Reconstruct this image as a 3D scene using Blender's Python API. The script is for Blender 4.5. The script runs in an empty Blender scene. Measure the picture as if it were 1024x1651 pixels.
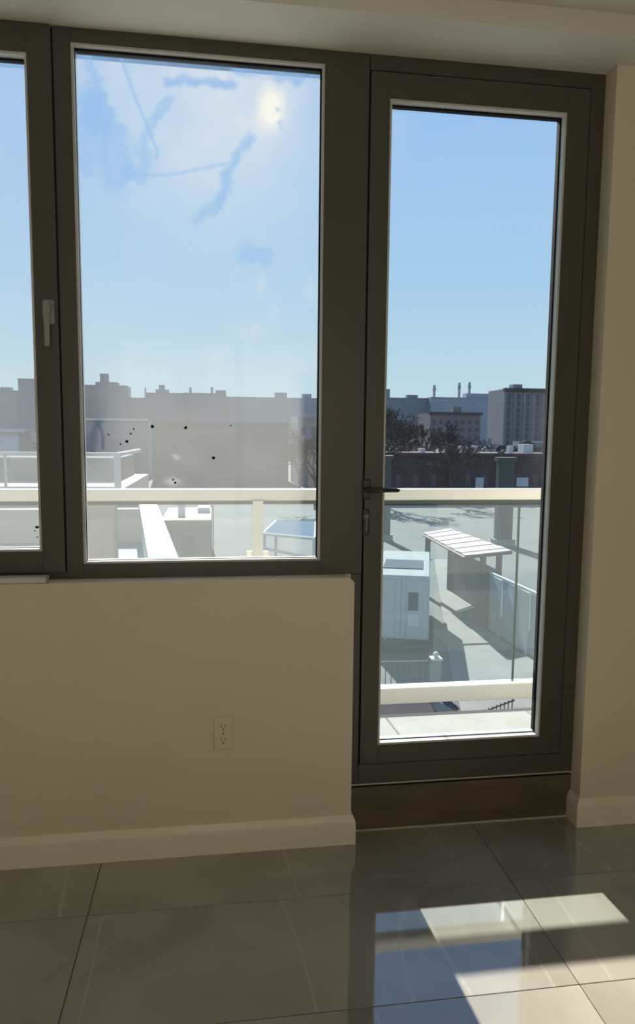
import bpy, bmesh, math, random
import numpy as np
from mathutils import Vector, Matrix

S = bpy.context.scene
C = S.collection

# ---------------------------------------------------------------- camera
def make_camera():
    yaw, pitch, roll = 0.14374, 0.10642, 0.00989
    f = Vector((math.sin(yaw)*math.cos(pitch), math.cos(yaw)*math.cos(pitch), -math.sin(pitch)))
    r = Vector((math.cos(yaw), -math.sin(yaw), 0)); u = r.cross(f)
    c, s = math.cos(roll), math.sin(roll)
    r2 = c*r + s*u; u2 = -s*r + c*u
    cam = bpy.data.cameras.new('camera'); o = bpy.data.objects.new('camera', cam); C.objects.link(o)
    m = Matrix((r2, u2, -f)).transposed().to_4x4()
    m.translation = (-0.0183, -2.1909, 1.3120)
    o.matrix_world = m
    cam.sensor_fit = 'VERTICAL'; cam.sensor_height = 36.0; cam.lens = 36.0*1135.68/1651
    cam.clip_start = 0.05; cam.clip_end = 3000
    S.camera = o
make_camera()

# ---------------------------------------------------------------- light
SUN_EL, SUN_AZ = math.radians(36.7), math.radians(-3.4)
def make_light():
    w = bpy.data.worlds.new('sky'); S.world = w; w.use_nodes = True
    nt = w.node_tree; nt.nodes.clear()
    tc = nt.nodes.new('ShaderNodeTexCoord'); sp = nt.nodes.new('ShaderNodeSeparateXYZ')
    rp = nt.nodes.new('ShaderNodeValToRGB'); bg = nt.nodes.new('ShaderNodeBackground'); out = nt.nodes.new('ShaderNodeOutputWorld')
    e = rp.color_ramp; e.elements[0].position = 0.0; e.elements[0].color = (.56, .74, .80, 1)
    e.elements[1].position = 1.0; e.elements[1].color = (.13, .27, .62, 1)
    for p, c in ((.08, (.52, .71, .82, 1)), (.2, (.40, .63, .86, 1)), (.38, (.34, .56, .88, 1)), (.6, (.24, .44, .8, 1))):
        n = e.elements.new(p); n.color = c
    nt.links.new(tc.outputs['Generated'], sp.inputs[0]); nt.links.new(sp.outputs['Z'], rp.inputs[0])
    nt.links.new(rp.outputs[0], bg.inputs[0]); nt.links.new(bg.outputs[0], out.inputs[0])
    bg.inputs[1].default_value = 1.0
    l = bpy.data.lights.new('sun', 'SUN'); l.energy = 14.0; l.angle = math.radians(.6); l.color = (1, .95, .86)
    o = bpy.data.objects.new('sun', l); C.objects.link(o)
    d = Vector((math.sin(SUN_AZ)*math.cos(SUN_EL), math.cos(SUN_AZ)*math.cos(SUN_EL), math.sin(SUN_EL)))
    o.rotation_euler = d.to_track_quat('Z', 'Y').to_euler(); o.location = d*60
make_light()
vs = S.view_settings
vs.view_transform = 'Standard'; vs.look = 'None'; vs.gamma = 1.0; vs.exposure = 0.0; vs.use_curve_mapping = False

random.seed(7)
# ---------------------------------------------------------------- materials
def mat(name, col, rough=.6, spec=.5, metal=0.0, var=0.0, scale=20.0, bump=0.0, coat=0.0, ior=None, stretch=(1, 1, 1)):
    m = bpy.data.materials.new(name); m.use_nodes = True
    nt = m.node_tree; b = nt.nodes['Principled BSDF']
    b.inputs['Roughness'].default_value = rough; b.inputs['Metallic'].default_value = metal
    b.inputs['Specular IOR Level'].default_value = spec; b.inputs['Coat Weight'].default_value = coat
    if ior: b.inputs['IOR'].default_value = ior
    b.inputs['Base Color'].default_value = (*col, 1)
    if var or bump:
        tc = nt.nodes.new('ShaderNodeTexCoord'); mp = nt.nodes.new('ShaderNodeMapping'); mp.inputs['Scale'].default_value = stretch
        n = nt.nodes.new('ShaderNodeTexNoise'); n.inputs['Scale'].default_value = scale; n.inputs['Detail'].default_value = 5
        nt.links.new(tc.outputs['Object'], mp.inputs[0]); nt.links.new(mp.outputs[0], n.inputs['Vector'])
        if var:
            r = nt.nodes.new('ShaderNodeValToRGB')
            r.color_ramp.elements[0].position = .3; r.color_ramp.elements[1].position = .7
            r.color_ramp.elements[0].color = (*[c*(1-var) for c in col], 1); r.color_ramp.elements[1].color = (*[min(1, c*(1+var)) for c in col], 1)
            nt.links.new(n.outputs['Fac'], r.inputs[0]); nt.links.new(r.outputs[0], b.inputs['Base Color'])
        if bump:
            bp = nt.nodes.new('ShaderNodeBump'); bp.inputs['Strength'].default_value = bump; bp.inputs['Distance'].default_value = .01
            nt.links.new(n.outputs['Fac'], bp.inputs['Height']); nt.links.new(bp.outputs[0], b.inputs['Normal'])
    return m

def glass_mat(name, tint, dirt_col, refl=1.0, base=0.0, use_attr=True):
    """clear pane with a film of dust: light passes straight through, the dust scatters it forward"""
    m = bpy.data.materials.new(name); m.use_nodes = True
    nt = m.node_tree; nt.nodes.clear(); N = nt.nodes.new; L = nt.links.new
    out = N('ShaderNodeOutputMaterial'); tr = N('ShaderNodeBsdfTransparent'); tr.inputs[0].default_value = (*tint, 1)
    gl = N('ShaderNodeBsdfGlossy'); gl.inputs['Roughness'].default_value = .02
    fr = N('ShaderNodeFresnel'); fr.inputs[0].default_value = 1.45
    mu = N('ShaderNodeMath'); mu.operation = 'MULTIPLY'; mu.inputs[1].default_value = refl
    mx = N('ShaderNodeMixShader'); tl = N('ShaderNodeBsdfTranslucent'); tl.inputs[0].default_value = (*dirt_col, 1)
    m2 = N('ShaderNodeMixShader')
    L(fr.outputs[0], mu.inputs[0]); L(mu.outputs[0], mx.inputs[0]); L(tr.outputs[0], mx.inputs[1]); L(gl.outputs[0], mx.inputs[2])
    L(mx.outputs[0], m2.inputs[1]); L(tl.outputs[0], m2.inputs[2])
    if use_attr:
        a = N('ShaderNodeAttribute'); a.attribute_name = 'dirt'; L(a.outputs['Fac'], m2.inputs[0])
    else:
        m2.inputs[0].default_value = base
    L(m2.outputs[0], out.inputs[0])
    return m

def floor_mat():
    m = bpy.data.materials.new('polished marble tile'); m.use_nodes = True
    nt = m.node_tree; b = nt.nodes['Principled BSDF']; N = nt.nodes.new; L = nt.links.new
    tc = N('ShaderNodeTexCoord'); oi = N('ShaderNodeObjectInfo')
    sc = N('ShaderNodeVectorMath'); sc.operation = 'SCALE'; sc.inputs['Scale'].default_value = 9.0
    cb = N('ShaderNodeCombineXYZ'); ad = N('ShaderNodeVectorMath'); ad.operation = 'ADD'
    L(oi.outputs['Random'], cb.inputs[0]); L(oi.outputs['Random'], cb.inputs[1]); L(cb.outputs[0], sc.inputs[0])
    L(tc.outputs['Object'], ad.inputs[0]); L(sc.outputs[0], ad.inputs[1])
    n = N('ShaderNodeTexNoise'); n.inputs['Scale'].default_value = 2.6; n.inputs['Detail'].default_value = 6; n.inputs['Distortion'].default_value = .6
    L(ad.outputs[0], n.inputs['Vector'])
    r = N('ShaderNodeValToRGB'); r.color_ramp.elements[0].position = .3; r.color_ramp.elements[1].position = .72
    r.color_ramp.elements[0].color = (.25, .230, .188, 1); r.color_ramp.elements[1].color = (.36, .338, .29, 1)
    L(n.outputs['Fac'], r.inputs[0])
    # thin pale veins
    mp = N('ShaderNodeMapping'); mp.inputs['Rotation'].default_value = (0, 0, .9); mp.inputs['Scale'].default_value = (2.2, .35, 1)
    L(ad.outputs[0], mp.inputs[0])
    n2 = N('ShaderNodeTexNoise'); n2.inputs['Scale'].default_value = .9; n2.inputs['Detail'].default_value = 1
    L(mp.outputs[0], n2.inputs['Vector'])
    r2 = N('ShaderNodeValToRGB'); e = r2.color_ramp
    e.elements[0].position = .495; e.elements[0].color = (0, 0, 0, 1); e.elements[1].position = .505; e.elements[1].color = (0, 0, 0, 1)
    k = e.elements.new(.5); k.color = (1, 1, 1, 1)
    L(n2.outputs['Fac'], r2.inputs[0])
    mu = N('ShaderNodeMath'); mu.operation = 'MULTIPLY'; mu.inputs[1].default_value = .3; L(r2.outputs[0], mu.inputs[0])
    mx = N('ShaderNodeMixRGB'); mx.inputs[2].default_value = (.55, .51, .43, 1)
    L(mu.outputs[0], mx.inputs[0]); L(r.outputs[0], mx.inputs[1]); L(mx.outputs[0], b.inputs['Base Color'])
    b.inputs['Roughness'].default_value = .05; b.inputs['IOR'].default_value = 1.75
    b.inputs['Coat Weight'].default_value = 1.0; b.inputs['Coat IOR'].default_value = 1.7; b.inputs['Coat Roughness'].default_value = .03
    return m

M = dict(
    wall=mat('cream wall paint', (.70, .62, .47), .75, .3, var=.02, scale=3, bump=.02),
    ceil=mat('white ceiling paint', (.70, .67, .59), .8, .3, var=.02, scale=3),
    base=mat('satin baseboard paint', (.80, .73, .58), .45, .5),
    frame=mat('bronze aluminium frame', (.066, .060, .047), .42, .5, var=.06, scale=6),
    gasket=mat('black rubber gasket', (.006, .006, .006), .8, .2),
    bead=mat('pale glazing bead', (.55, .54, .50), .4, .5),
    tile=floor_mat(),
    grout=mat('dark grout', (.09, .085, .075), .9, .2),
    step=mat('brown stone step', (.115, .085, .052), .35, .5, var=.25, scale=5, stretch=(1, 1, 3)),
    caulk=mat('pale caulk', (.5, .45, .36), .6),
    alu=mat('aluminium sill strip', (.62, .60, .54), .35, .5, .6),
    dark=mat('dark handle metal', (.03, .03, .03), .35, .6, .3),
    grey=mat('grey lock metal', (.16, .16, .16), .4, .5, .4),
    whandle=mat('pale handle enamel', (.27, .27, .245), .35, .5),
    plastic=mat('white plastic', (.62, .58, .52), .5),
    speck=mat('black dirt', (.012, .012, .01), .9, .1),
    rail=mat('cream rail enamel', (.54, .55, .545), .45, .5),
    conc=mat('pale balcony concrete', (.27, .27, .262), .85, .2, var=.06, scale=8),
    chan=mat('dark teal channel', (.03, .05, .05), .5),
    gedge=mat('green glass edge', (.07, .11, .11), .3),
    clamp=mat('steel clamp', (.5, .5, .5), .3, .5, .8),
)
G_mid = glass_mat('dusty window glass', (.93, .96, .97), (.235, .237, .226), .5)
G_door = glass_mat('door glass', (.96, .98, .98), (.235, .237, .226), .5)
G_rail = glass_mat('aqua railing glass', (.88, .96, .955), (.24, .31, .325), .9, .10, False)

# ---------------------------------------------------------------- helpers
def new_bm(): return bmesh.new()
def add_box(bm, x0, x1, y0, y1, z0, z1, bev=0.0):
    b = bmesh.new(); bmesh.ops.create_cube(b, size=1)
    for v in b.verts:
        v.co = Vector(((x0+x1)/2+v.co.x*(x1-x0), (y0+y1)/2+v.co.y*(y1-y0), (z0+z1)/2+v.co.z*(z1-z0)))
    if bev: bmesh.ops.bevel(b, geom=list(b.edges), offset=bev, segments=1, affect='EDGES', profile=.5)
    merge(bm, b)
def merge(bm, b):
    me = bpy.data.meshes.new('t'); b.to_mesh(me); b.free(); bm.from_mesh(me); bpy.data.meshes.remove(me)
def add_prism(bm, pts, axis, a, b_):
    """extrude a polygon; axis 'x','y','z' is the extrusion axis, pts are in the two others in xyz order"""
    def mk(p, t):
        return {'x': (t, p[0], p[1]), 'y': (p[0], t, p[1]), 'z': (p[0], p[1], t)}[axis]
    A = [bm.verts.new(mk(p, a)) for p in pts]; B = [bm.verts.new(mk(p, b_)) for p in pts]
    n = len(pts); f = [bm.faces.new(A), bm.faces.new(B[::-1])]
    for i in range(n): f.append(bm.faces.new((A[i], B[i], B[(i+1) % n], A[(i+1) % n])))
    bmesh.ops.recalc_face_normals(bm, faces=f)
def add_tube(bm, p, q, r0, r1=None, n=8):
    p, q = Vector(p), Vector(q); r1 = r0 if r1 is None else r1
    d = (q-p).normalized(); a = d.orthogonal().normalized(); b = d.cross(a)
    A, B = [], []
    for i in range(n):
        t = 2*math.pi*i/n; o = a*math.cos(t)+b*math.sin(t)
        A.append(bm.verts.new(p+o*r0)); B.append(bm.verts.new(q+o*r1))
    for i in range(n): bm.faces.new((A[i], A[(i+1) % n], B[(i+1) % n], B[i]))
    bm.faces.new(A[::-1]); bm.faces.new(B)
def obj(name, bm, m, parent=None, smooth=False, loc=None):
    me = bpy.data.meshes.new(name)
    bmesh.ops.recalc_face_normals(bm, faces=bm.faces[:])
    bm.to_mesh(me); bm.free()
    if m: me.materials.append(m)
    if smooth:
        for p in me.polygons: p.use_smooth = True
    o = bpy.data.objects.new(name, me); C.objects.link(o)
    if parent is not None: o.parent = parent
    if loc: o.location = loc
    return o
def boxo(name, m, parent, x0, x1, y0, y1, z0, z1, bev=0.0):
    bm = new_bm(); add_box(bm, x0, x1, y0, y1, z0, z1, bev); return obj(name, bm, m, parent)
def tag(o, label, cat, group=None, kind=None):
    o['label'] = label; o['category'] = cat
    if group: o['group'] = group
    if kind: o['kind'] = kind
    return o
def empty(name, loc=(0, 0, 0), rz=0.0):
    o = bpy.data.objects.new(name, None); C.objects.link(o); o.location = loc; o.rotation_euler = (0, 0, rz); o.empty_display_size = .1
    return o
def copy_tree(o, parent=None):
    c = o.copy(); C.objects.link(c); c.parent = parent
    for ch in list(o.children): copy_tree(ch, c)
    return c

# ---------------------------------------------------------------- room shell
XL, XR, YB = -2.6, 2.6, -4.6
ZS = 2.45          # underside of the soffit = top of the window frames
ZC = 2.512         # ceiling
WY = -.062         # room face of the window wall
WOUT = .074
bm = new_bm()
add_prism(bm, [(XL, 0), (.409, 0), (.409, .860), (.391, .875), (XL, .875)], 'y', WY, 0.0)
add_prism(bm, [(XL, -.1), (.409, -.1), (.409, .875), (XL, .875)], 'y', 0.0, WOUT)
add_box(bm, XL, -1.97, WY, WOUT, .875, 2.75)
add_box(bm, 1.201, XR, WY, WOUT, -.1, 2.75)
add_box(bm, -1.97, 1.201, 0, WOUT, ZS, 2.75)
wall = obj('wall_front', bm, M['wall'])
tag(wall, 'cream painted wall with low parapet under the window and pier beside the balcony door', 'wall', kind='structure')
tag(boxo('wall_left', M['wall'], None, XL-.15, XL, YB-.15, WOUT, -.1, 2.75), 'cream painted side wall to the left of the windows', 'wall', kind='structure')
tag(boxo('wall_right', M['wall'], None, XR, XR+.15, YB-.15, WOUT, -.1, 2.75), 'cream painted side wall to the right of the door', 'wall', kind='structure')
bm = new_bm()
BX0, BX1, BZ0, BZ1 = -.95, 1.35, .40, 2.25
add_box(bm, XL, BX0, YB-.15, YB, -.1, 2.75); add_box(bm, BX1, XR, YB-.15, YB, -.1, 2.75)
add_box(bm, BX0, BX1, YB-.15, YB, -.1, BZ0); add_box(bm, BX0, BX1, YB-.15, YB, BZ1, 2.75)
tag(obj('wall_back', bm, M['wall']), 'cream painted wall at the back of the room facing the windows', 'wall', kind='structure')
tag(boxo('ceiling', M['ceil'], None, XL, XR, YB, -.2, ZC, 2.75), 'pale flat ceiling above the soffit', 'ceiling', kind='structure')
tag(boxo('trim_1', M['ceil'], None, XL, XR, -.2, 0, ZS, 2.75), 'dropped soffit with beam edge above the windows and door', 'soffit', kind='structure')
fl = boxo('floor', M['grout'], None, XL, XR, YB, WOUT, -.1, -.0045)
tag(fl, 'polished dark grey marble tile floor reflecting the balcony door', 'floor', kind='structure')
TX, TY, GAP = 1.22, .407, .002
bm = new_bm(); add_box(bm, GAP/2, TX-GAP/2, GAP/2, TY-GAP/2, -.0045, 0, .0006)
tile0 = obj('tile', bm, M['tile'], fl); first = True
for j in range(12):
    y0 = -.318 - TY*j + (TY if False else 0)
    for i in range(-5, 4):
        x0 = .846 + TX*i
        if x0 > XR or x0+TX < XL: continue
        for k in ((0,) if j else (0, 1)):
            yy = -.318 - TY*(j+1) + (TY*(j+1) if k else 0)
            t = tile0 if first else tile0.copy()
            if not first: C.objects.link(t)
            first = False
            t.location = (x0, yy, 0)
# keep tiles inside the room
for t in [o for o in fl.children]:
    if t.location.x < XL or t.location.x+TX > XR or t.location.y < YB or t.location.y+TY > 0:
        x0 = max(t.location.x, XL); x1 = min(t.location.x+TX, XR); y0 = max(t.location.y, YB); y1 = min(t.location.y+TY, 0.0)
        if x1-x0 < .02 or y1-y0 < .02: bpy.data.objects.remove(t); continue
        bm = new_bm(); add_box(bm, GAP/2, x1-x0-GAP/2, GAP/2, y1-y0-GAP/2, -.0045, 0, .0006)
        me = bpy.data.meshes.new('tile'); bm.to_mesh(me); bm.free(); me.materials.append(M['tile'])
        t.data = me; t.location = (x0, y0, 0)

def baseboard(name, path_fn, label):
    prof = [(0, .097), (.004, .097), (.0075, .090), (.0125, .078), (.0140, .070), (.0140, .0)]
    bm = new_bm(); rows = [[bm.verts.new((*p, z)) for p in path_fn(d)] for d, z in prof]
    for a, b in zip(rows, rows[1:]):
        for i in range(len(a)-1): bm.faces.new((a[i], a[i+1], b[i+1], b[i]))
    tag(obj(name, bm, M['base']), label, 'baseboard', kind='structure')
baseboard('baseboard_left', lambda d: [(XL, WY-d), (.409+d, WY-d), (.409+d, -.001)], 'pale baseboard along the foot of the parapet wall')
baseboard('baseboard_right', lambda d: [(1.201-d, -.001), (1.201-d, WY-d), (XR, WY-d)], 'pale baseboard at the foot of the pier right of the door')

# step under the door
st = boxo('trim_2', M['step'], None, .409, 1.201, 0, WOUT, -.1, .152)
tag(st, 'brown stone step below the balcony door frame', 'step', kind='structure')
boxo('caulk_line', M['caulk'], st, .424, 1.187, -.004, 0, 0, .004)
boxo('shadow_gap', M['gasket'], st, .411, 1.199, .006, .08, .152, .163)
boxo('sill_strip', M['alu'], st, .409, 1.201, -.008, .08, .163, .167, .0006)

# ---------------------------------------------------------------- window and door units
def vnoise(x, y, seed, octs=4):
    rng = np.random.RandomState(seed); out = np.zeros_like(x); amp = 1.0; tot = 0
    for o in range(octs):
        g = rng.rand(64, 64); xi = np.floor(x).astype(int); yi = np.floor(y).astype(int); fx = x-xi; fy = y-yi
        fx = fx*fx*(3-2*fx); fy = fy*fy*(3-2*fy)
        a = g[xi % 64, yi % 64]; b = g[(xi+1) % 64, yi % 64]; c = g[xi % 64, (yi+1) % 64]; d = g[(xi+1) % 64, (yi+1) % 64]
        out += amp*((a*(1-fx)+b*fx)*(1-fy)+(c*(1-fx)+d*fx)*fy); tot += amp; amp *= .5; x = x*2.03+3.1; y = y*2.03+1.7
    return out/tot
def seg_dist(X, Z, pts):
    D = np.full_like(X, 9.0)
    for (ax, az), (bx, bz) in zip(pts, pts[1:]):
        dx, dz = bx-ax, bz-az; t = np.clip(((X-ax)*dx+(Z-az)*dz)/(dx*dx+dz*dz+1e-9), 0, 1)
        D = np.minimum(D, np.hypot(X-ax-t*dx, Z-az-t*dz))
    return D
def smooth(e0, e1, x):
    t = np.clip((x-e0)/(e1-e0), 0, 1); return t*t*(3-2*t)
def pane(parent, x0, x1, z0, z1, y, fn, m, step=.005):
    nx = max(2, int((x1-x0)/step)); nz = max(2, int((z1-z0)/step))
    xs = np.linspace(x0, x1, nx); zs = np.linspace(z0, z1, nz)
    X, Z = np.meshgrid(xs, zs); n = nx*nz
    d = np.clip(fn(X, Z), 0, 1).ravel()
    co = np.stack([X.ravel(), np.full(n, y), Z.ravel()], 1)
    i = np.arange(n).reshape(nz, nx)
    f = np.stack([i[:-1, :-1].ravel(), i[:-1, 1:].ravel(), i[1:, 1:].ravel(), i[1:, :-1].ravel()], 1)
    me = bpy.data.meshes.new('glass_pane'); me.vertices.add(n); me.vertices.foreach_set('co', co.ravel())
    me.loops.add(f.size); me.loops.foreach_set('vertex_index', f.ravel())
    me.polygons.add(len(f)); me.polygons.foreach_set('loop_start', np.arange(0, f.size, 4)); me.polygons.foreach_set('loop_total', np.full(len(f), 4))
    me.update(); me.validate()
    at = me.attributes.new('dirt', 'FLOAT', 'POINT'); at.data.foreach_set('value', d.astype(np.float32))  # on the middle pane this also carries the painted sun glare
    me.materials.append(m)
    o = bpy.data.objects.new('glass_pane', me); C.objects.link(o); o.parent = parent; return o

GY = .026
def glazing(parent, x0, x1, z0, z1, fn, m, y_in=0.0):
    p = pane(parent, x0-.004, x1+.004, z0-.004, z1+.004, GY, fn, m)
    t = .007
    # pale beads lining the reveal
    for a in ((x0-t, x1+t, z1, z1+t), (x0-t, x1+t, z0-t, z0), (x0-t, x0, z0, z1), (x1, x1+t, z0, z1)):
        boxo('glazing_bead', M['bead'], parent, a[0], a[1], y_in+.004, GY-.005, a[2], a[3])
    g = .005
    for a in ((x0-t, x1+t, z1-g, z1+t), (x0-t, x1+t, z0-t, z0+g*.4), (x0-t, x0+g*.3, z0, z1), (x1-g, x1+t, z0, z1)):
        boxo('gasket', M['gasket'], p, a[0], a[1], GY-.006, GY-.001, a[2], a[3])
    # outer lining
    for a in ((x0-t, x1+t, z1, z1+t), (x0-t, x1+t, z0-t, z0), (x0-t, x0, z0, z1), (x1, x1+t, z0, z1)):
        boxo('outer_bead', M['gasket'] if a[3] > z1 or a[0] >= x1 else M['bead'], parent, a[0], a[1], GY+.001, .05, a[2], a[3])
    return p
def ring(parent, names, xo0, xo1, zo0, zo1, xi0, xi1, zi0, zi1, y0, y1, bev=.0006):
    t = .007
    xi0 -= t; xi1 += t; zi0 -= t; zi1 += t
    boxo(names[0], M['frame'], parent, xo0, xi0, y0, y1, zo0, zo1, bev); boxo(names[0], M['frame'], parent, xi1, xo1, y0, y1, zo0, zo1, bev)
    boxo(names[1], M['frame'], parent, xi0, xi1, y0, y1, zi1, zo1, bev); boxo(names[1], M['frame'], parent, xi0, xi1, y0, y1, zo0, zi0, bev)

# fixed window in the middle
def dirt_glare_mid(X, Z):
    n = vnoise(X*9+20, Z*9+20, 1); n2 = vnoise(X*30+5, Z*14+5, 2); nb = vnoise(X*3+8, Z*3+8, 3); n3 = vnoise(X*45+9, Z*45+9, 4)
    W = X+.03*(n-.5); V = Z+.03*(n2-.5)
    d = .14+.08*(nb-.3)
    # film thickest in the lower half, a wiped strip by the right edge
    band = smooth(1.62, 1.40, Z)
    d += band*(.16+.06*(n-.5))
    d *= 1-.75*band*smooth(.235, .262, X+.01*(n2-.5))
    d *= 1-.35*smooth(1.16, 1.06, Z)
    d *= 1-.5*band*smooth(-.30, -.40, X)*smooth(1.15, 1.25, Z)
    # cloudy rag smear over the upper half
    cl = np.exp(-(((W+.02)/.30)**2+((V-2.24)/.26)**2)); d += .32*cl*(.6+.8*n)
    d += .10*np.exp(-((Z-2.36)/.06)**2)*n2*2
    def wipe(pts, w, k, soft=.5):
        nonlocal d
        D = seg_dist(W, V, pts)+w*1.1*(n3-.5); d = d*(1-k*(.45+1.1*n2)*smooth(w*1.25, w*soft*.6, D))
    wipe([(-.375, 2.255), (-.325, 2.175), (-.305, 2.07)], .060, .75, .55)
    wipe([(-.385, 2.10), (-.37, 2.24)], .045, .65, .5)
    wipe([(-.387, 2.399), (-.346, 2.293), (-.321, 2.227)], .018, .6)
    wipe([(-.156, 2.335), (-.099, 2.349), (.037, 2.346)], .016, .7)
    wipe([(.055, 2.387), (.137, 2.383), (.226, 2.372)], .022, .7, .4)
    wipe([(-.150, 2.285), (-.198, 2.218), (-.225, 2.16), (-.23, 2.06)], .020, .55, .4)
    wipe([(.095, 2.194), (.022, 2.092), (.014, 2.038), (-.066, 1.948)], .021, .75, .35)
    wipe([(.075, 1.868), (.13, 1.862)], .033, .65, .7)
    def line(pts, w, k):
        nonlocal d
        D = seg_dist(X+.004*(n-.5), Z, pts); d = d*(1-k*smooth(w, w*.4, D))
    line([(-.283, 2.391), (-.25, 2.3), (-.182, 2.141), (-.19, 2.12)], .006, .6)
    line([(-.272, 2.078), (-.2, 2.072), (-.138, 2.079), (.018, 2.119)], .007, .5)
    def blob(x, z, rx, rz, k):
        nonlocal d
        d = d + k*np.exp(-(((W-x)/rx)**2+((V-z)/rz)**2))
    blob(.147, 2.290, .030, .045, .85); blob(.152, 2.29, .08, .10, .22)  # sun glare painted as a dense bright blotch with a soft halo
    blob(.116, 1.765, .014, .035, .16); blob(.10, 1.63, .06, .03, .13); blob(.16, 1.69, .02, .03, .1)
    blob(.267, 1.758, .02, .03, .14); blob(-.013, 1.563, .03, .02, .1); blob(-.137, 1.245, .012, .008, .25); blob(-.15, 1.165, .025, .012, .25)
    wipe([(-.393, 1.262), (-.390, 1.315), (-.374, 1.340)], .018, .6, .3); line([(-.374, 1.343), (-.360, 1.325), (-.357, 1.27)], .006, .5)
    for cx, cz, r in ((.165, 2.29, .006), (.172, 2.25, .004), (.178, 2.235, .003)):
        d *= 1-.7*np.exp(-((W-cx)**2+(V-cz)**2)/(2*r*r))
    return np.clip(d, .01, 1)
def dirt_left(X, Z):
    n = vnoise(X*7+3, Z*7+3, 5); return .12+.05*n+.09*smooth(1.6, 1.4, Z)*(1-.5*smooth(1.1, 1.0, Z))
def dirt_door(X, Z):
    n = vnoise(X*5+3, Z*5+3, 6); n2 = vnoise(X*25, Z*9, 7)
    d = .012+.02*n*smooth(1.3, 2.3, Z)+.01*n2
    d += .06*np.exp(-(((X-.53)/.05)**2+((Z-2.28)/.1)**2))
    d += .05*smooth(.97, 1.06, X)*smooth(1.6, 1.4, Z)*n2
    return d
w2 = empty('window_2', (0, 0, 0)); tag(w2, 'fixed window pane with smeared dusty glass between the casement and the door', 'window', kind='structure')
xi0, xi1, zi0, zi1 = -.411, .302, .927, 2.405
ring(w2, ('frame_jamb', 'frame_rail'), -.466, .4435, .875, ZS, xi0, xi1, zi0, zi1, 0, .07)
gp = glazing(w2, xi0, xi1, zi0, zi1, dirt_glare_mid, G_mid)
for i, (x, z, r) in enumerate([(-.286, 1.292, .0052), (-.265, 1.330, .0032), (-.274, 1.316, .0036), (-.210, 1.338, .0062), (-.109, 1.335, .0058),
                               (-.026, 1.244, .0064), (-.305, 1.284, .003), (.028, 1.344, .0032), (-.149, 1.176, .0035), (-.143, 1.166, .0045), (-.340, 1.312, .003)]):
    bm = new_bm(); bmesh.ops.create_icosphere(bm, subdivisions=1, radius=1)
    rr = random.Random(i)
    for v in bm.verts: v.co = Vector((v.co.x*r*rr.uniform(.7, 1.2), v.co.y*.0012, v.co.z*r*rr.uniform(.6, 1.1)))
    obj('dirt_speck', bm, M['speck'], gp, loc=(x, GY-.0013, z))

def window_handle(parent, x, z0, z1, y):
    h = empty('handle'); h.parent = parent
    zt = z1
    bm = new_bm(); add_box(bm, x-.013, x+.013, y-.010, y, zt-.062, zt+.008, .004); rose = obj('rosette', bm, M['whandle'], h, True)
    bm = new_bm(); add_tube(bm, (x-.001, y-.008, zt-.022), (x-.001, y-.035, zt-.022), .009, .009, 12); obj('spindle', bm, M['whandle'], h, True)
    bm = new_bm()
    secs = [(zt+.002, .006), (zt-.006, .0092), (zt-.03, .0098), (zt-.055, .0078), (z0+.012, .0072), (z0+.002, .0072), (z0, .005)]
    rows = []
    for z, r in secs:
        rows.append([bm.verts.new((x-.003+math.cos(a)*r, y-.037+math.sin(a)*r*.75, z)) for a in [2*math.pi*k/12 for k in range(12)]])
    for a, b in zip(rows, rows[1:]):
        for k in range(12): bm.faces.new((a[k], a[(k+1) % 12], b[(k+1) % 12], b[k]))
    bm.faces.new(rows[0]); bm.faces.new(rows[-1][::-1]); obj('grip', bm, M['whandle'], h, True)
    return h
# opening casement at the left, then one more pane further left
w1 = empty('window_1'); tag(w1, 'opening casement window with pale handle at the left edge', 'window', kind='structure')
sx0, sx1 = -1.28, -.4695
boxo('outer_frame', M['frame'], w1, sx0, -.466, .012, .07, .875, .897, .001)
ring(w1, ('sash_stile', 'sash_rail'), sx0, sx1, .899, 2.446, sx0+.075, -.542, .969, 2.363, -.010, .066, .0008)
boxo('sash_seal', M['gasket'], w1, sx1, -.4662, .002, .06, .899, 2.446)
glazing(w1, sx0+.075, -.542, .969, 2.363, dirt_left, G_mid, -.01)
window_handle(w1, -.491, 1.562, 1.690, -.010)
for x, z, r in ((-.556, 1.031, .007), (-.562, 1.020, .003), (-.556, 1.000, .003)):
    bm = new_bm(); bmesh.ops.create_icosphere(bm, subdivisions=1, radius=1)
    for v in bm.verts: v.co = Vector((v.co.x*r*random.uniform(.7, 1.2), v.co.y*.0012, v.co.z*r*random.uniform(.5, .9)))
    obj('dirt_speck', bm, M['speck'], w1, loc=(x, GY-.0013, z))
w3 = empty('window_3'); tag(w3, 'fixed window pane furthest left beyond the casement', 'window', kind='structure')
ring(w3, ('frame_jamb', 'frame_rail'), -1.97, sx0-.002, .875, ZS, -1.915, sx0-.057, .927, 2.405, 0, .07)
glazing(w3, -1.915, sx0-.057, .927, 2.405, dirt_left, G_mid)

# added window in the back wall, brings fill daylight off the bounce block
w4 = empty('added_window'); tag(w4, 'added wide window behind the viewer, lets fill daylight into the room', 'window', kind='structure')
for a, b in ((BX0, BX0+.05), (.17, .23), (BX1-.05, BX1)): boxo('frame_jamb', M['frame'], w4, a, b, YB-.10, YB-.03, BZ0, BZ1)
for a, b in ((BZ0, BZ0+.05), (BZ1-.05, BZ1)): boxo('frame_rail', M['frame'], w4, BX0+.05, BX1-.05, YB-.10, YB-.03, a, b)
for a, b in ((BX0+.05, .17), (.23, BX1-.05)): pane(w4, a, b, BZ0+.05, BZ1-.05, YB-.06, lambda X, Z: X*0+.02, G_door, .2)
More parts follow.
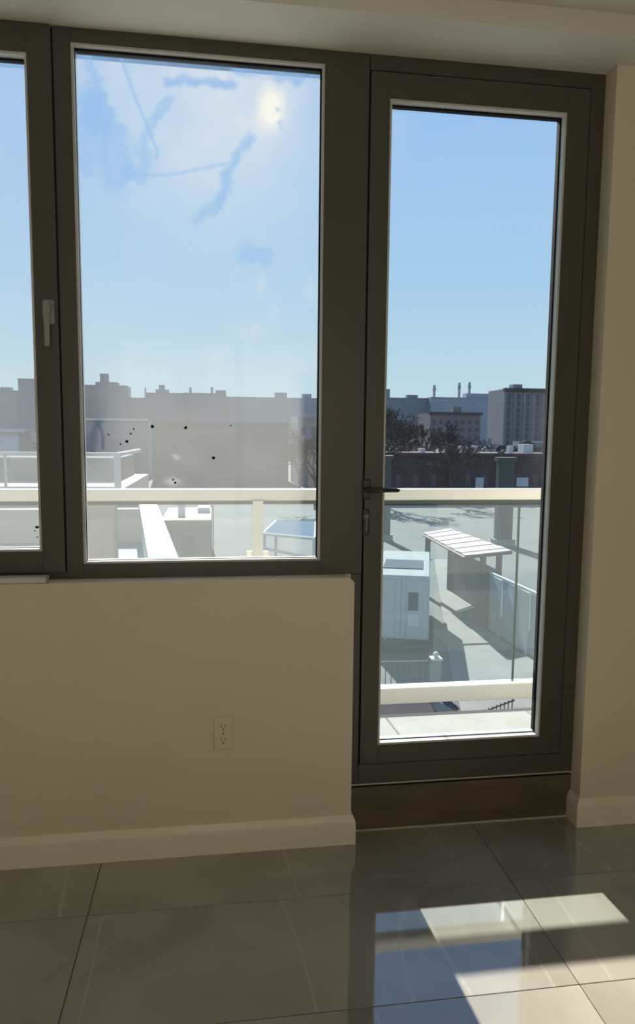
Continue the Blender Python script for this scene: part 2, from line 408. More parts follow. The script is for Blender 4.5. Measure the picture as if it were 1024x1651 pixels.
# balcony door
d1 = empty('door_1', (0, 0, 0)); tag(d1, 'dark bronze framed glass balcony door with lever handle', 'door', kind='structure')
boxo('frame_jamb', M['frame'], d1, .4445, .4455, .012, .07, .166, ZS)
boxo('frame_jamb', M['frame'], d1, .409, .4435, .0, .07, .167, .8745, .0015)
boxo('frame_jamb', M['frame'], d1, 1.1535, 1.201, 0, .07, .167, ZS, .0015)
boxo('frame_rail', M['frame'], d1, .4455, 1.1535, 0, .07, 2.4045, ZS, .0015)
boxo('threshold', M['frame'], d1, .4435, 1.1535, 0, .07, .167, .2315, .0015)
for a in ((.4455, .4478, .2315, 2.4045), (1.1492, 1.1535, .2315, 2.4045), (.4478, 1.1492, .2315, .2352), (.4478, 1.1492, 2.4003, 2.4045)):
    boxo('door_seal', M['gasket'], d1, a[0], a[1], .006, .048, a[2], a[3])
leaf = empty('door_leaf'); leaf.parent = d1
ring(leaf, ('stile', 'rail'), .4480, 1.1488, .2355, 2.4000, .514, 1.068, .304, 2.32, -.006, .048, .0008)
glazing(leaf, .514, 1.068, .304, 2.32, dirt_door, G_door, -.006)
h = empty('lever_handle'); h.parent = d1
bm = new_bm(); add_box(bm, .441, .467, -.014, -.006, 1.118, 1.180, .003); obj('rosette', bm, M['dark'], h)
bm = new_bm(); add_tube(bm, (.453, -.012, 1.1475), (.453, -.048, 1.1475), .009, .009, 12)
add_tube(bm, (.447, -.046, 1.1475), (.545, -.046, 1.1475), .0085, .0065, 12); add_tube(bm, (.545, -.046, 1.1475), (.552, -.046, 1.1475), .0065, .004, 12)
obj('lever', bm, M['dark'], h, True)
lk = empty('lock'); lk.parent = d1
bm = new_bm(); add_box(bm, .442, .464, -.012, -.006, 1.000, 1.085, .003); obj('escutcheon', bm, M['dark'], lk)
bm = new_bm(); add_tube(bm, (.453, -.010, 1.062), (.453, -.020, 1.062), .0075, .0075, 14); add_box(bm, .4500, .456, -.022, -.010, 1.015, 1.06, .001); obj('cylinder', bm, M['grey'], lk)

# outlet on the parapet, strip on the sill
ot = empty('wall_outlet', (0, WY, .392)); tag(ot, 'small wall-coloured electrical outlet low on the parapet wall', 'outlet')
bm = new_bm(); add_box(bm, -.030, .030, -.004, 0, -.052, .052, .0025); pl = obj('cover_plate', bm, M['wall'], ot)
for dz in (.022, -.022):
    bm = new_bm(); add_tube(bm, (0, -.0035, dz), (0, -.0052, dz), .0155, .0150, 20); so = obj('socket', bm, M['wall'], ot)
    for dx, hh in ((-.006, .0045), (.006, .0036)):
        boxo('slot', M['speck'], so, dx-.0010, dx+.0010, -.0056, -.0050, dz+.002-hh, dz+.002+hh)
    bm = new_bm(); add_tube(bm, (0, -.0050, dz-.009), (0, -.0056, dz-.009), .0022, .0022, 10); obj('ground_hole', bm, M['speck'], so)
bm = new_bm(); add_tube(bm, (0, -.0035, 0), (0, -.005, 0), .003, .003, 10); obj('screw', bm, M['grey'], ot)
sp = boxo('sill_strip_piece', M['plastic'], None, -.665, -.515, -.060, -.014, .8755, .8925, .002)
tag(sp, 'short white plastic strip lying on the sill under the casement', 'strip')

# ---------------------------------------------------------------- balcony
sl = new_bm(); add_box(sl, -2.6, 2.6, WOUT, .725, -.12, .10, .004); add_box(sl, .409, 1.201, .0705, WOUT+.001, .0, .10)
tag(obj('balcony_slab', sl, M['conc']), 'pale sunlit concrete balcony floor outside the door', 'balcony', kind='structure')
RY = .82
br = empty('balcony_railing', (0, RY, .1)); tag(br, 'cream balcony railing with aqua glass panels outside the window and door', 'railing')
def bpart(name, m, x0, x1, y0, y1, z0, z1, bev=.002): return boxo(name, m, br, x0, x1, y0, y1, z0-.1, z1-.1, bev)
RX0, RX1 = -2.5, 2.5
bpart('handrail', M['rail'], RX0, RX1, -.03, .05, 1.040, 1.087, .004)
bpart('bottom_rail', M['rail'], RX0, RX1, -.02, .04, .113, .187, .003)
bpart('top_channel', M['chan'], RX0, RX1, -.004, .024, 1.022, 1.040)
for x in (-1.90, .157, 2.22):
    p = bpart('post', M['rail'], x-.022, x+.022, -.045, -.001, -.12, 1.040, .002)
    for zz in (.30, .80):
        for sx in (-1, 1): boxo('glass_clamp', M['clamp'], p, x+sx*.034-.012, x+sx*.034+.012, -.010, .004, zz-.02-.1, zz+.02-.1)
    b_ = new_bm(); add_box(b_, x-.04, x+.04, -.095, -.045, -.06-.1, .06-.1); obj('bracket', b_, M['rail'], p)
joints = [-2.48, -2.14, -1.41, -.72, -.033, .700, 1.345, 2.04, 2.48]
for a, b in zip(joints, joints[1:]):
    x0, x1 = a+.003, b-.003
    bm = new_bm(); vs_ = [bm.verts.new(c) for c in ((x0, .010, .187-.1), (x1, .010, .187-.1), (x1, .010, 1.022-.1), (x0, .010, 1.022-.1))]
    bm.faces.new(vs_); gpn = obj('glass_panel', bm, G_rail, br)
    for xe in (x0, x1): boxo('edge', M['gedge'], gpn, xe-.0015, xe+.0015, .006, .014, .187-.1, 1.022-.1)

# ---------------------------------------------------------------- outdoors
GZ = -7.7
O = dict(
    yard=mat('pale yard render', (.66, .60, .50), .85, .2, var=.03, scale=1),
    asph=mat('street asphalt', (.088, .095, .101), .9, .2, var=.12, scale=.35),
    pave=mat('pale pavement', (.155, .16, .157), .9, .2, var=.10, scale=.8),
    cream=mat('cream render', (.50, .42, .35), .8, .2, var=.03, scale=1),
    creamroof=mat('cream roof', (.42, .37, .235), .8, .2, var=.05, scale=.6),
    white=mat('white enamel', (.48, .51, .515), .5, .5),
    truckw=mat('pale truck panel', (.34, .395, .415), .5, .4, var=.04, scale=2),
    truckr=mat('weathered truck roof', (.17, .20, .21), .8, .2, var=.15, scale=2),
    truckd=mat('dark truck window', (.03, .04, .05), .2, .5),
    tyre=mat('tyre', (.02, .02, .02), .9, .2),
    sheet=mat('pale pink roof sheet', (.31, .255, .245), .6, .4, var=.06, scale=2),
    steel=mat('maroon steel', (.075, .05, .055), .6, .4),
    fence=mat('blue grey fence metal', (.26, .31, .34), .6, .4, var=.08, scale=1.5, stretch=(1, 1, .2)),
    teal=mat('dark teal steel', (.035, .055, .06), .6, .3),
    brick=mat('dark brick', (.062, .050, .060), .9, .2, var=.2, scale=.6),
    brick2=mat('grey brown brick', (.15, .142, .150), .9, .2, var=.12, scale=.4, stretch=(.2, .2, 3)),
    slab=mat('tower concrete', (.20, .205, .22), .9, .2, var=.08, scale=.2, stretch=(1, 1, .15)),
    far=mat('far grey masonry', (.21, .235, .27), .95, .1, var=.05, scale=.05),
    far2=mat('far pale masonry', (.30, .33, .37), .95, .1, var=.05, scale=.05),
    win=mat('dull window', (.07, .075, .09), .5, .3),
    bark=mat('dark bark', (.034, .036, .043), .95, .1),
    leaf=mat('dark evergreen', (.030, .042, .042), .95, .1, var=.3, scale=1.5),
    tarp=mat('blue tarp', (.055, .095, .16), .95, .05, var=.08, scale=1),
    navy=mat('navy car paint', (.008, .010, .018), .8, .1),
    carw=mat('white car paint', (.7, .7, .72), .3, .5, coat=1.0),
    stone=mat('grey pillar stone', (.20, .215, .21), .9, .2, var=.15, scale=4),
    terrace=mat('pale aqua terrace membrane', (.19, .245, .24), .8, .3, var=.04, scale=2),
    beige=mat('beige render', (.46, .33, .25), .85, .2, var=.05, scale=2),
    metalroof=mat('pale metal roof', (.55, .56, .58), .5, .4),
)
def quadplane(name, pts, z, m, th=.06):
    bm = new_bm(); add_prism(bm, pts, 'z', z-th, z); return obj(name, bm, m)
tag(quadplane('ground', [(-900, .8), (900, .8), (900, 1500), (-900, 1500)], GZ, O['asph'], .5), 'grey asphalt street and open ground far below the balcony', 'ground', kind='structure')
tag(quadplane('pavement', [(7.6, 18), (8.7, 22.4), (15.9, 47.4), (16.8, 47.2), (13.95, 33), (13.2, 29), (14.5, 29), (14.5, 14), (7.2, 14)], GZ+.12, O['pave'], .12), 'pale sidewalk running past the fence and canopy below the door', 'pavement', kind='structure')
pd = quadplane('concrete_pad', [(9.79, 28.5), (12.3, 28.45), (12.4, 26.3), (9.75, 26.25)], GZ+.18, O['pave'], .06); tag(pd, 'square pale concrete pad on the sidewalk beside the fence', 'slab', kind='structure')

# lower terrace of the adjoining block, coping runs out from below the window
tr = empty('terrace_block', (-3, 5, GZ)); tag(tr, 'low adjoining block with pale terrace roof and white coping left of the window', 'building')
def tpart(name, m, bm): o = obj(name, bm, m, tr); o.matrix_parent_inverse = Matrix.Translation((3, -5, -GZ)); return o
bm = new_bm(); add_prism(bm, [(-9, 1.3), (-.24, 1.3), (-.36, 3.6), (-.98, 8.85), (-9, 8.85)], 'z', GZ, -.30); tpart('roof_terrace', O['terrace'], bm)
bm = new_bm(); add_prism(bm, [(-.40, 1.3), (-.24, 1.3), (-.36, 3.6), (-.98, 8.85), (-1.16, 8.85), (-.53, 3.6)], 'z', -.30, .24); tpart('parapet', O['white'], bm)
bm = new_bm(); add_prism(bm, [(-.44, 1.3), (-.20, 1.3), (-.32, 3.6), (-.94, 8.9), (-1.20, 8.9), (-.56, 3.6)], 'z', .24, .30); tpart('coping', O['white'], bm)
bm = new_bm(); add_box(bm, -9, -1.1, 8.65, 8.85, -.30, .20); tpart('end_parapet', O['cream'], bm)
pi = empty('rendered_pier', (-1.30, 6.0, -.30)); tag(pi, 'beige rendered pier standing on the terrace behind the glass railing', 'pier')
boxo('shaft', O['beige'], pi, -.155, .155, -.15, .15, 0, .80, .01); boxo('cap', O['cream'], pi, -.175, .175, -.17, .17, .80, .86, .01)
vp = empty('vent_pipe', (-.95, 4.6, -.30)); tag(vp, 'small white vent pipe on the terrace beside the coping', 'pipe')
bm = new_bm(); add_tube(bm, (0, 0, 0), (0, 0, .22), .04, .04, 12); obj('pipe', bm, O['white'], vp)
bm = new_bm(); add_tube(bm, (0, 0, .22), (0, 0, .26), .06, .03, 12); obj('cap', bm, O['teal'], vp)

# wing with a railed balcony, twenty metres out
wg = empty('wing_building', (-8, 24, GZ)); tag(wg, 'pale wing of the building with a railed roof balcony at the left', 'building')
def wpart(name, m, x0, x1, y0, y1, z0, z1, parent=wg):
    return boxo(name, m, parent, x0+8, x1+8, y0-24, y1-24, z0-GZ, z1-GZ)
wpart('facade', O['cream'], -16, -3.0, 20, 30, GZ, -.42)
wpart('coping', O['white'], -16, -2.95, 19.95, 20.3, -.42, -.36)
rl = empty('balcony_rail'); rl.parent = wg
wpart('top_rail', O['white'], -16, -2.9, 20.0, 20.12, .66, .77, rl); wpart('side_rail', O['white'], -3.02, -2.9, 20.12, 26, .66, .77, rl)
wpart('bottom_rail', O['white'], -16, -2.9, 20.0, 20.12, -.36, -.26, rl)
for x in (-3.1, -4.7, -6.3, -7.9): wpart('post', O['white'], x, x+.2 if x == -3.1 else x+.07, 20, 20.1, -.26, .66, rl)
for x in (-3.1, -4.7, -6.3):
    bm = new_bm(); bm.faces.new([bm.verts.new(c) for c in ((x-1.5+8, -3.95, -.26-GZ), (x+8, -3.95, -.26-GZ), (x+8, -3.95, .66-GZ), (x-1.5+8, -3.95, .66-GZ))]); obj('glass_panel', bm, G_rail, rl)
wpart('penthouse', O['brick2'], -16, -3.6, 25, 30, -.42, .45)
for x in (-3.9, -6.0, -8.1):
    w_ = wpart('window', O['win'], x-1.0, x-.2, 19.97, 20.02, -3.0, -1.4)

# low building with a cream roof, blue stall
lb = empty('low_building', (-2, 51.3, GZ)); tag(lb, 'low grey building with bright cream flat roof across the street', 'building')
boxo('walls', O['brick2'], lb, -1.75, 1.6, -4.2, 4.3, 0, 3.1); boxo('roof', O['creamroof'], lb, -1.8, 1.65, -4.3, 4.4, 3.1, 3.2)
boxo('vent_box', O['metalroof'], lb, -.75, -.25, -2.0, -1.5, 3.2, 4.1); boxo('skylight', O['metalroof'], lb, .6, 1.5, .2, 2.0, 3.2, 3.6)
boxo('door', O['teal'], lb, -.4, .5, -4.24, -4.18, 0, 2.1)
bs = empty('market_stall', (5.2, 45.5, GZ)); tag(bs, 'blue roofed stall with white frame seen low in the dusty pane', 'stall')
bm = new_bm(); add_prism(bm, [(-2.2, -2.0), (.9, -4.5), (2.1, 3.7), (-.8, 4.6)], 'z', 2.66, 2.74); obj('roof', bm, O['tarp'], bs)
bm = new_bm()
for a, b in (((-2.2, -2.0), (.9, -4.5)), ((-.8, 4.6), (2.1, 3.7)), ((-2.2, -2.0), (-.8, 4.6)), ((.9, -4.5), (2.1, 3.7))): add_tube(bm, (*a, 2.68), (*b, 2.68), .11, .11, 6)
obj('eave_frame', bm, O['white'], bs)
for a in ((-2.1, -2.0), (.85, -4.4), (2.0, 3.6), (-.8, 4.5)):
    bm = new_bm(); add_tube(bm, (*a, 0), (*a, 2.66), .11, .11, 8); obj('post', bm, O['white'], bs)
for z in (.5, 1.4):
    bm = new_bm(); add_tube(bm, (-2.1, -2.0, z+.3), (.85, -4.4, z), .10, .10, 6); obj('brace', bm, O['white'], bs)

# box truck below the door
tk = empty('box_truck', (7.45, 25.3, GZ), -math.atan2(1.94, 6.3)); tag(tk, 'pale box truck parked on the street below the balcony door', 'truck')
body = boxo('cargo_box', O['truckw'], tk, -1.15, 1.15, 0, 6.4, .75, 3.4, .05)
for sx in (-1, 1):
    d_ = boxo('rear_door', O['truckw'], tk, .02 if sx > 0 else -1.08, 1.08 if sx > 0 else -.02, -.04, 0, .85, 3.25, .01)
    boxo('latch_bar', O['clamp'] if 'clamp' in O else M['clamp'], d_, sx*.22-.02, sx*.22+.02, -.08, -.04, .9, 3.2)
boxo('window', O['teal'], tk, .30, .70, -.055, -.038, 2.0, 2.75); boxo('notice', O['white'], tk, .30, .72, -.055, -.038, 1.35, 1.85)
boxo('roof_panel', O['truckr'], tk, -1.12, 1.12, .04, 6.36, 3.38, 3.415, .01)
boxo('roof_hatch', O['truckd'], tk, -.85, .85, 1.5, 3.6, 3.40, 3.46, .01)
boxo('cab', O['truckw'], tk, -1.0, 1.0, 6.5, 8.2, .6, 2.5, .15)
boxo('bumper', O['teal'], tk, -1.1, 1.1, -.15, 0, .45, .7)
for y in (1.2, 7.2):
    for sx in (-1, 1):
        bm = new_bm(); add_tube(bm, (sx*.75, y, .45), (sx*1.05, y, .45), .45, .45, 16); obj('wheel', bm, O['tyre'], tk)

# canopy over the sidewalk
cp = empty('street_canopy', (12.75, 33.2, GZ)); tag(cp, 'pale pink ribbed sheet roof canopy on maroon posts over the sidewalk', 'canopy')
cA, cB, cC, cD = (-1.36, -4.47), (1.42, -3.27), (1.05, 4.84), (-1.09, 3.09)
nrib = 12
for i in range(nrib):
    t0, t1 = i/nrib, (i+.93)/nrib
    def lp(t, a, b): return (a[0]+(b[0]-a[0])*t, a[1]+(b[1]-a[1])*t)
    q = [lp(t0, cA, cD), lp(t0, cB, cC), lp(t1, cB, cC), lp(t1, cA, cD)]
    bm = new_bm(); add_prism(bm, q, 'z', 3.56+.03*(i % 2), 3.62+.03*(i % 2)); obj('roof_sheet', bm, O['sheet'], cp)
bm = new_bm()
for a, b in ((cA, cB), (cB, cC), (cC, cD), (cD, cA)): add_tube(bm, (*a, 3.50), (*b, 3.50), .07, .07, 6)
obj('eave_beam', bm, O['steel'], cp)
for a in ((-.30, -4.0), (.75, -3.4), (-.9, 2.8), (.85, 4.0)):
    bm = new_bm(); add_tube(bm, (*a, 0), (*a, 3.5), .16, .16, 8); obj('post', bm, O['steel'], cp)
boxo('back_wall', O['steel'], cp, .75, .9, -3.3, 4.0, .2, 2.6)

# fence of upright sheets
fe = empty('sheet_fence', (12.55, 26, GZ)); tag(fe, 'tall blue grey sheet fence with white top edge beside the sidewalk', 'fence')
for i in range(9):
    y = 2.4-1.3*i
    boxo('fence_panel', O['fence'], fe, -.06+.012*(2.4-y)*3.4+(.03 if i % 2 else 0), .0+.012*(2.4-y)*3.4+(.03 if i % 2 else 0), y-1.28, y, .15, 2.75)
bm = new_bm(); add_prism(bm, [(-.06, 2.45), (.06, 2.45), (.54, -9.4), (.42, -9.4)], 'z', 2.75, 2.87); obj('top_edge', bm, O['white'], fe)
bm = new_bm(); add_prism(bm, [(-.10, 2.5), (.08, 2.5), (.56, -9.4), (.36, -9.4)], 'z', 0, .22); obj('base_kerb', bm, O['teal'], fe)
boxo('end_post', O['steel'], fe, -.12, .12, 2.42, 2.66, 0, 3.0)

# gate pillar, railing and parked car just beyond the balcony edge
gpz = empty('gate_pillar', (7.72, 21.4, GZ)); tag(gpz, 'grey stone gate pillar with white cap near the bottom rail', 'pillar')
boxo('shaft', O['stone'], gpz, -.17, .17, -.17, .17, 0, 1.15, .02); boxo('cap', O['white'], gpz, -.2, .2, -.2, .2, 1.15, 1.23, .02)
bm = new_bm(); bmesh.ops.create_uvsphere(bm, u_segments=10, v_segments=6, radius=.11)
for v in bm.verts: v.co.z += 1.32
obj('finial', bm, O['white'], gpz, True)
def iron_fence(name, a, b, label, n, hgt=1.1):
    e_ = empty(name, (a[0], a[1], GZ), math.atan2(b[1]-a[1], b[0]-a[0])); Lh = math.hypot(b[0]-a[0], b[1]-a[1]); tag(e_, label, 'fence', 'iron fences by the sidewalk')
    for z in (.15, hgt-.08): boxo('rail', O['teal'], e_, 0, Lh, -.02, .02, z, z+.05)
    bm = new_bm(); add_tube(bm, (0, 0, 0), (0, 0, hgt), .018, .018, 6); me = bpy.data.meshes.new('picket'); bm.to_mesh(me); bm.free(); me.materials.append(O['teal'])
    for i in range(n):
        o = bpy.data.objects.new('picket', me); C.objects.link(o); o.parent = e_; o.location = (Lh*(i+.5)/n, 0, 0)
iron_fence('iron_fence', (4.6, 21.7), (7.48, 21.5), 'dark thin iron fence running left from the stone gate pillar', 14)
iron_fence('iron_fence', (7.5, 16.7), (9.0, 17.6), 'dark thin iron fence seen in the gap under the bottom rail', 9)

def car(name, loc, rz, m, label, group=None):
    e_ = empty(name, loc, rz); tag(e_, label, 'car', group)
    bm = new_bm(); prof = [(-2.1, .3), (2.1, .3), (2.15, .72), (1.3, .88), (.75, 1.36), (-.95, 1.40), (-1.75, .95), (-2.15, .85)]
    add_prism(bm, [(x, z) for x, z in prof], 'x', -.85, .85)
    obj('body', bm, m, e_)
    for a in (((.80, 1.33), (1.25, .92)), ((-1.0, 1.36), (-1.7, .98))):
        bm = new_bm(); (y0, z0), (y1, z1) = a
        off = .02
        bm.faces.new([bm.verts.new(c) for c in ((-.72, y0+off*(1 if y0 > 0 else -1), z0+off), (.72, y0+off*(1 if y0 > 0 else -1), z0+off), (.76, y1+off*(1 if y0 > 0 else -1), z1+off), (-.76, y1+off*(1 if y0 > 0 else -1), z1+off))]); obj('windscreen', bm, O['truckd'], e_)
    for sx in (-1, 1):
        bm = new_bm(); add_prism(bm, [(1.05, .9), (.68, 1.28), (-.9, 1.32), (-1.5, .95)], 'x', sx*.853, sx*.865); obj('side_window', bm, O['truckd'], e_)
    bm = new_bm(); add_tube(bm, (-.9, 1.3, .33), (-.68, 1.3, .33), .33, .33, 14); wm = obj('wheel', bm, O['tyre'], e_)
    for dx, dy in ((1.58, 0), (0, -2.6), (1.58, -2.6)):
        o = wm.copy(); C.objects.link(o); o.parent = e_; o.location = (dx, dy, 0)
    return e_
car('parked_car', (5.1, 16.7, GZ), math.radians(84), O['navy'], 'dark navy car glimpsed in the gap under the bottom rail')
cc = car('parked_car', (50.6, 149, -1.9), 1.5, O['carw'], 'white car at the left end of the row on the far parking deck', 'white cars on the far parking deck')
for i, (x, y, r) in enumerate([(55.6, 149, 1.62), (60.4, 149, 1.57), (65.3, 149, 1.52)]):
    o = copy_tree(cc); o.location = (x, y, -1.9); o.rotation_euler.z = r
    o['label'] = ['white car second from the left on the far parking deck', 'white car second from the right on the far parking deck', 'white car at the right end of the row on the far parking deck'][i]

# dark steel columns on the street
for x, y, lab, w in ((14.75, 58, 'dark teal steel column near the door handle side of the street', .38), (24.2, 54.5, 'wide dark teal steel column behind the pink canopy', .7)):
    e_ = empty('steel_column', (x, y, GZ)); tag(e_, lab, 'column', 'steel columns on the street')
    boxo('shaft', O['teal'], e_, -w, w, -.3, .3, 0, 7.1); boxo('base', O['stone'], e_, -w-.2, w+.2, -.5, .5, 0, .5); boxo('head', O['teal'], e_, -w-.15, w+.15, -.4, .4, 7.1, 7.45)

def building(name, label, m, x0, x1, y0, depth, z0, z1, wins=None, extras=(), group=None, cat='building'):
    e_ = empty(name, ((x0+x1)/2, y0+depth/2, z0)); tag(e_, label, cat, group)
    cx, cy = (x0+x1)/2, y0+depth/2
    def bx(n, m_, a0, a1, b0, b1, c0, c1, par=e_): return boxo(n, m_, par, a0-cx, a1-cx, b0-cy, b1-cy, c0-z0, c1-z0)
    bx('walls', m, x0, x1, y0, y0+depth, z0, z1)
    bx('parapet', m, x0, x1, y0-.3, y0+depth, z1, z1+.5)
    if wins:
        nx, nz, ww, wh, zb, zt = wins
        me = None
        for i in range(nx):
            for k in range(nz):
                X = x0+(x1-x0)*(i+.5)/nx; Z = zb+(zt-zb)*(k+.5)/nz
                if me is None:
                    o = bx('window', O['win'], X-ww/2, X+ww/2, y0-.06, y0+.02, Z-wh/2, Z+wh/2); me = o; X0, Z0 = X, Z
                else:
                    o = me.copy(); C.objects.link(o); o.location = (X-X0, 0, Z-Z0)
    for n, m_, a0, a1, b0, b1, c0, c1 in extras: bx(n, m_, a0, a1, b0, b1, c0, c1)
    return e_
GB = GZ
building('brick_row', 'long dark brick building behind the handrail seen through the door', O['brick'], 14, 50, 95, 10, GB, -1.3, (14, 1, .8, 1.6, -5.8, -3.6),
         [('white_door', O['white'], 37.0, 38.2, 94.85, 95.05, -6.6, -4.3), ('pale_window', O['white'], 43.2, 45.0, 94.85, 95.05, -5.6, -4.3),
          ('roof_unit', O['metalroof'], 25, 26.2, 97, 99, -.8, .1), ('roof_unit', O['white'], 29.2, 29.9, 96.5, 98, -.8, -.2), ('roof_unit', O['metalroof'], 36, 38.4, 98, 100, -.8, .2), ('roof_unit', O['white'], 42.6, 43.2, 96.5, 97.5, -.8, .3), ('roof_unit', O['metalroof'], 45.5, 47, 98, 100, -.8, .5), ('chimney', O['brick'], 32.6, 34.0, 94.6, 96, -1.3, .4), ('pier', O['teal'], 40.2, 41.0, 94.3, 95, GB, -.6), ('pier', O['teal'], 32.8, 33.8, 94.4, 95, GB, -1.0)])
building('terrace_house', 'grey brown brick block with banded front above the dark brick row', O['brick2'], 62.5, 78, 200, 14, -9, 8.2, (7, 4, 1.2, 1.3, -2, 7.2),
         [('roof_edge', O['brick'], 62, 78.5, 199.5, 201, 8.2, 8.9), ('stair_head', O['brick2'], 70.5, 73, 203, 206, 8.2, 10.6)])
building('apartment_slab', 'tall grey apartment slab at the right of the door view', O['slab'], 106.3, 140, 250, 16, -10, 19.2, (9, 9, 1.3, 2.1, -4, 18),
         [('pilaster', O['slab'], 106.3+3.74*i-.3, 106.3+3.74*i+.3, 249.4, 250, -10, 18.4) for i in range(10)] + [('roof_band', O['brick'], 106, 126, 249.2, 251, 18.6, 20.0), ('tank_room', O['slab'], 110.5, 114, 252, 256, 19.5, 21.6)])
building('garage_block', 'pale low garage block in front of the tall apartment slab', O['far'], 69, 87, 148, 8, -8, .2, (6, 1, 1.4, 1.4, -4, -1))
building('parking_deck', 'low grey parking deck carrying white cars above the brick row', O['slab'], 47, 68, 145, 9, -8, -2.4)
building('white_roof_shed', 'low shed with white metal roof seen through the left pane', O['metalroof'], -60, -40, 150, 16, -8, 1.6, None, [('ridge', O['white'], -60, -38.5, 149, 160, 1.6, 2.3)])
building('long_warehouse', 'long low warehouse with pale roof edge behind the balcony corner', O['far'], -36, -14, 150, 16, -8, 4.2, None, [('roof_edge', O['white'], -36, -14, 149.5, 151, 4.2, 4.7)])
building('row_of_flats', 'wide grey row of flats in the middle of the dusty pane', O['brick2'], -12, 14, 135, 12, -8, 3.5)
building('corner_flats', 'grey flats at the right of the dusty pane', O['far'], 15, 27, 128, 12, -8, 4.6, (6, 3, 1.0, 1.4, -6, 4))

def skyline(label, x0, x1, top, y, m, extras=(), name='distant_building'):
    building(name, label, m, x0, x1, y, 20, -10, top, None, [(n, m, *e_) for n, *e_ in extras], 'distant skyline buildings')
Y = 450
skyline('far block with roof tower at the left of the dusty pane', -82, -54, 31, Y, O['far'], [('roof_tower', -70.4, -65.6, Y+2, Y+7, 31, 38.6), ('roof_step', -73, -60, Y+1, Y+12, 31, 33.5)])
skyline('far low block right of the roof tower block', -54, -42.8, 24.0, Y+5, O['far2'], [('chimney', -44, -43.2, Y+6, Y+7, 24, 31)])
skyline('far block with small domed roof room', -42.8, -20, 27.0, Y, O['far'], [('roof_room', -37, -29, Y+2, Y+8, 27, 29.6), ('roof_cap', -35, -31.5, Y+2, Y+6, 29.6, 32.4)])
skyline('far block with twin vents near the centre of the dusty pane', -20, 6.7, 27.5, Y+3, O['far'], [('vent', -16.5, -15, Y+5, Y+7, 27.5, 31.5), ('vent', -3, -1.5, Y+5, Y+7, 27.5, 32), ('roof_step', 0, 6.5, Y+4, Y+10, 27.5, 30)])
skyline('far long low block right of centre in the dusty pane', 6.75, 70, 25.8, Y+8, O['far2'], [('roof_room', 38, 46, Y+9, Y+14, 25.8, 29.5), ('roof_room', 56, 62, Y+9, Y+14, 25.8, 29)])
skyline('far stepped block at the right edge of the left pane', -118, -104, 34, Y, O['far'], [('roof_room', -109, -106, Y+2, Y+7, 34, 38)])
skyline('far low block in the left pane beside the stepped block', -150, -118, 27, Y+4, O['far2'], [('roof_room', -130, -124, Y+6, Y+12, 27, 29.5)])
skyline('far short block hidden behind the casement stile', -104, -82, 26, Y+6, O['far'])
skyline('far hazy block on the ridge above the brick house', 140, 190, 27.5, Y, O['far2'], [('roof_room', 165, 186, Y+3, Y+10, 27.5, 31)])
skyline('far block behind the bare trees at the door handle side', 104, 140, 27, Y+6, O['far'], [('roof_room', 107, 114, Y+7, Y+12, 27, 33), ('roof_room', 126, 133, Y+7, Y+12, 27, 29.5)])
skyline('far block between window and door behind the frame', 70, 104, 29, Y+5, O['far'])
for x, h_, lab in ((151.5, 38, 'leftmost thin far smokestack on the ridge'), (169.6, 40, 'middle thin far smokestack on the ridge'), (177, 40.5, 'rightmost thin far smokestack on the ridge')):
    e_ = empty('smokestack', (x, Y+30, -10)); tag(e_, lab, 'smokestack', 'smokestacks on the ridge')
    bm = new_bm(); add_tube(bm, (0, 0, 0), (0, 0, h_+10), 1.4, .8, 10); obj('shaft', bm, O['far'], e_)
    bm = new_bm(); add_tube(bm, (0, 0, h_+6), (0, 0, h_+8), 1.15, 1.15, 10); obj('collar', bm, O['far'], e_)

# bare winter trees
def tree_mesh(seed, hgt):
    rr = random.Random(seed); bt, bb = new_bm(), new_bm()
    def grow(p, d, ln, r, lv):
        q = p+d*ln; add_tube(bt if lv == 0 else bb, p, q, r, r*.68, 6 if lv < 2 else 3)
        if lv >= 6: return
        n = 3 if lv else 5
        for i in range(n):
            ax = d.orthogonal().normalized(); ax.rotate(Matrix.Rotation(rr.uniform(0, 6.283), 3, d))
            nd = (d+ax*rr.uniform(.35, .85)+Vector((0, 0, .12))).normalized()
            grow(p+d*ln*rr.uniform(.72, 1.0), nd, ln*rr.uniform(.58, .82), max(r*.62, .045), lv+1)
    grow(Vector((0, 0, 0)), Vector((0, 0, 1)), hgt*.30, hgt*.022, 0)
    out = []
    for n, b in (('trunk', bt), ('branches', bb)):
        me = bpy.data.meshes.new(n); b.to_mesh(me); b.free(); me.materials.append(O['bark']); out.append(me)
    return out
TM = [tree_mesh(s, 13) for s in (1, 2, 3)]
tspots = [(21.5, 86, 1.12, 'large bare winter tree beside the door handle, in front of the dark brick row'), (31.0, 86, .85, 'smaller bare tree in front of the chimney of the dark brick row'), (26, 114, 1.35, 'tall bare tree behind the left end of the dark brick row'),
          (36.5, 115, 1.15, 'bare tree behind the brick row chimney'), (38.5, 150, 1.25, 'bare tree on the left of the far parking deck'), (53.5, 133, .75, 'small bare tree in front of the apartment slab'),
          (12.2, 84, .95, 'bare tree in the clear right strip of the dusty pane'), (-26, 120, .9, 'bare tree in front of the long warehouse in the dusty pane'), 
          (-47, 110, .9, 'bare tree near the white roofed shed in the left pane'), (14, 116, .8, 'bare tree in front of the grey flats at the right of the dusty pane')]
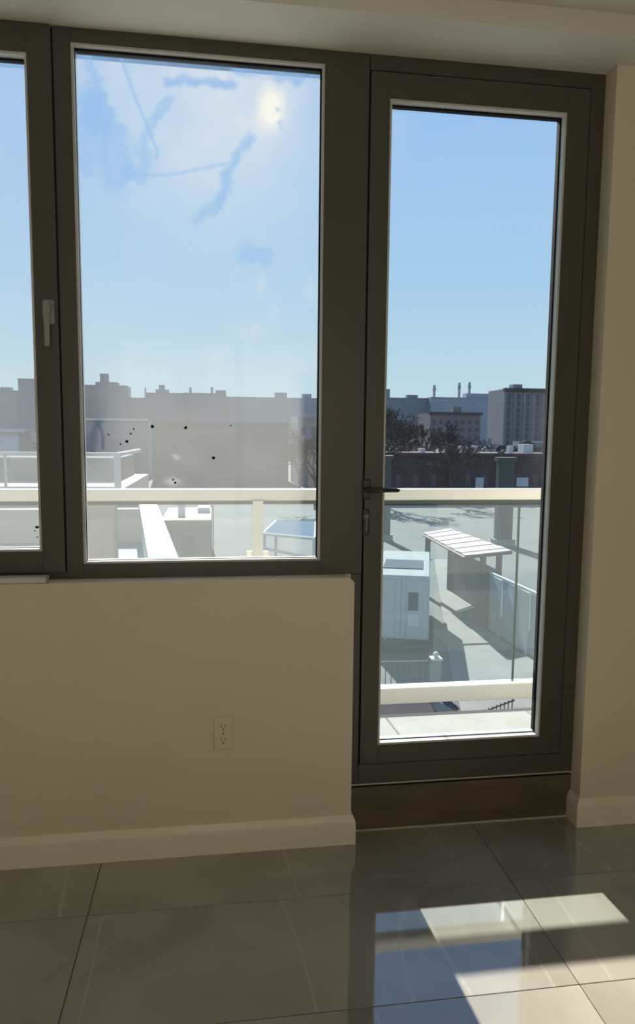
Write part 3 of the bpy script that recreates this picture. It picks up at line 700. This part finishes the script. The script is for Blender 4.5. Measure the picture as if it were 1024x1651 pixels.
for i, (x, y, s, lab) in enumerate(tspots):
    e_ = empty('bare_tree', (x, y, GB), i*1.3); e_.scale = (s, s, s); tag(e_, lab, 'tree', 'bare winter trees')
    for me in TM[i % 3]:
        o = bpy.data.objects.new(me.name.split('.')[0], me); C.objects.link(o); o.parent = e_
def bush_mesh(seed):
    rr = random.Random(seed); bm = new_bm()
    for k in range(9):
        b = bmesh.new(); bmesh.ops.create_icosphere(b, subdivisions=3, radius=1)
        r = rr.uniform(1.3, 2.3); c = Vector((rr.uniform(-3, 3), rr.uniform(-2, 2), rr.uniform(1.2, 4.5)))
        for v in b.verts:
            v.co = v.co*r*rr.uniform(.72, 1.15)+c
        merge(bm, b)
    me = bpy.data.meshes.new('foliage'); bm.to_mesh(me); bm.free(); me.materials.append(O['leaf']); return me
BM_ = [bush_mesh(s) for s in (4, 5)]
for i, (x, y, z, s, lab) in enumerate([(50, 117, GB, 1.25, 'dense dark evergreen above the right end of the brick row'), (63.5, 134, GB, 1.35, 'larger dark evergreen at the foot of the apartment slab'), (41.5, 137, GB, 1.2, 'small dark evergreen left of the far parking deck'),
                                       (33, 131, GB, 1.2, 'dark evergreen behind the tall bare trees, below the banded brick block')]):
    e_ = empty('evergreen', (x, y, z), i*.9); e_.scale = (s, s, s); tag(e_, lab, 'tree', 'dark evergreens')
    o = bpy.data.objects.new('foliage', BM_[i % 2]); C.objects.link(o); o.parent = e_
    bm = new_bm(); add_tube(bm, (0, 0, 0), (0, 0, 3), .3, .2, 8); obj('trunk', bm, O['bark'], e_)

# added block out of view, bounces sunlight in through the back window
yb = building('bounce_block', 'added unseen pale block across the rear yard, bounces sunlight into the room', O['yard'], -22, 22, -40, 14, GZ, 14)
for i in range(9):
    for k in range(5): boxo('window', O['win'], yb, -20+4.6*i, -18.8+4.6*i, 6.98, 7.06, 2+4*k, 3.6+4*k)
tag(quadplane('rear_yard', [(-60, -60), (60, -60), (60, .7), (-60, .7)], GZ, O['pave'], .5), 'paved yard between the rear block and the building', 'ground', kind='structure')
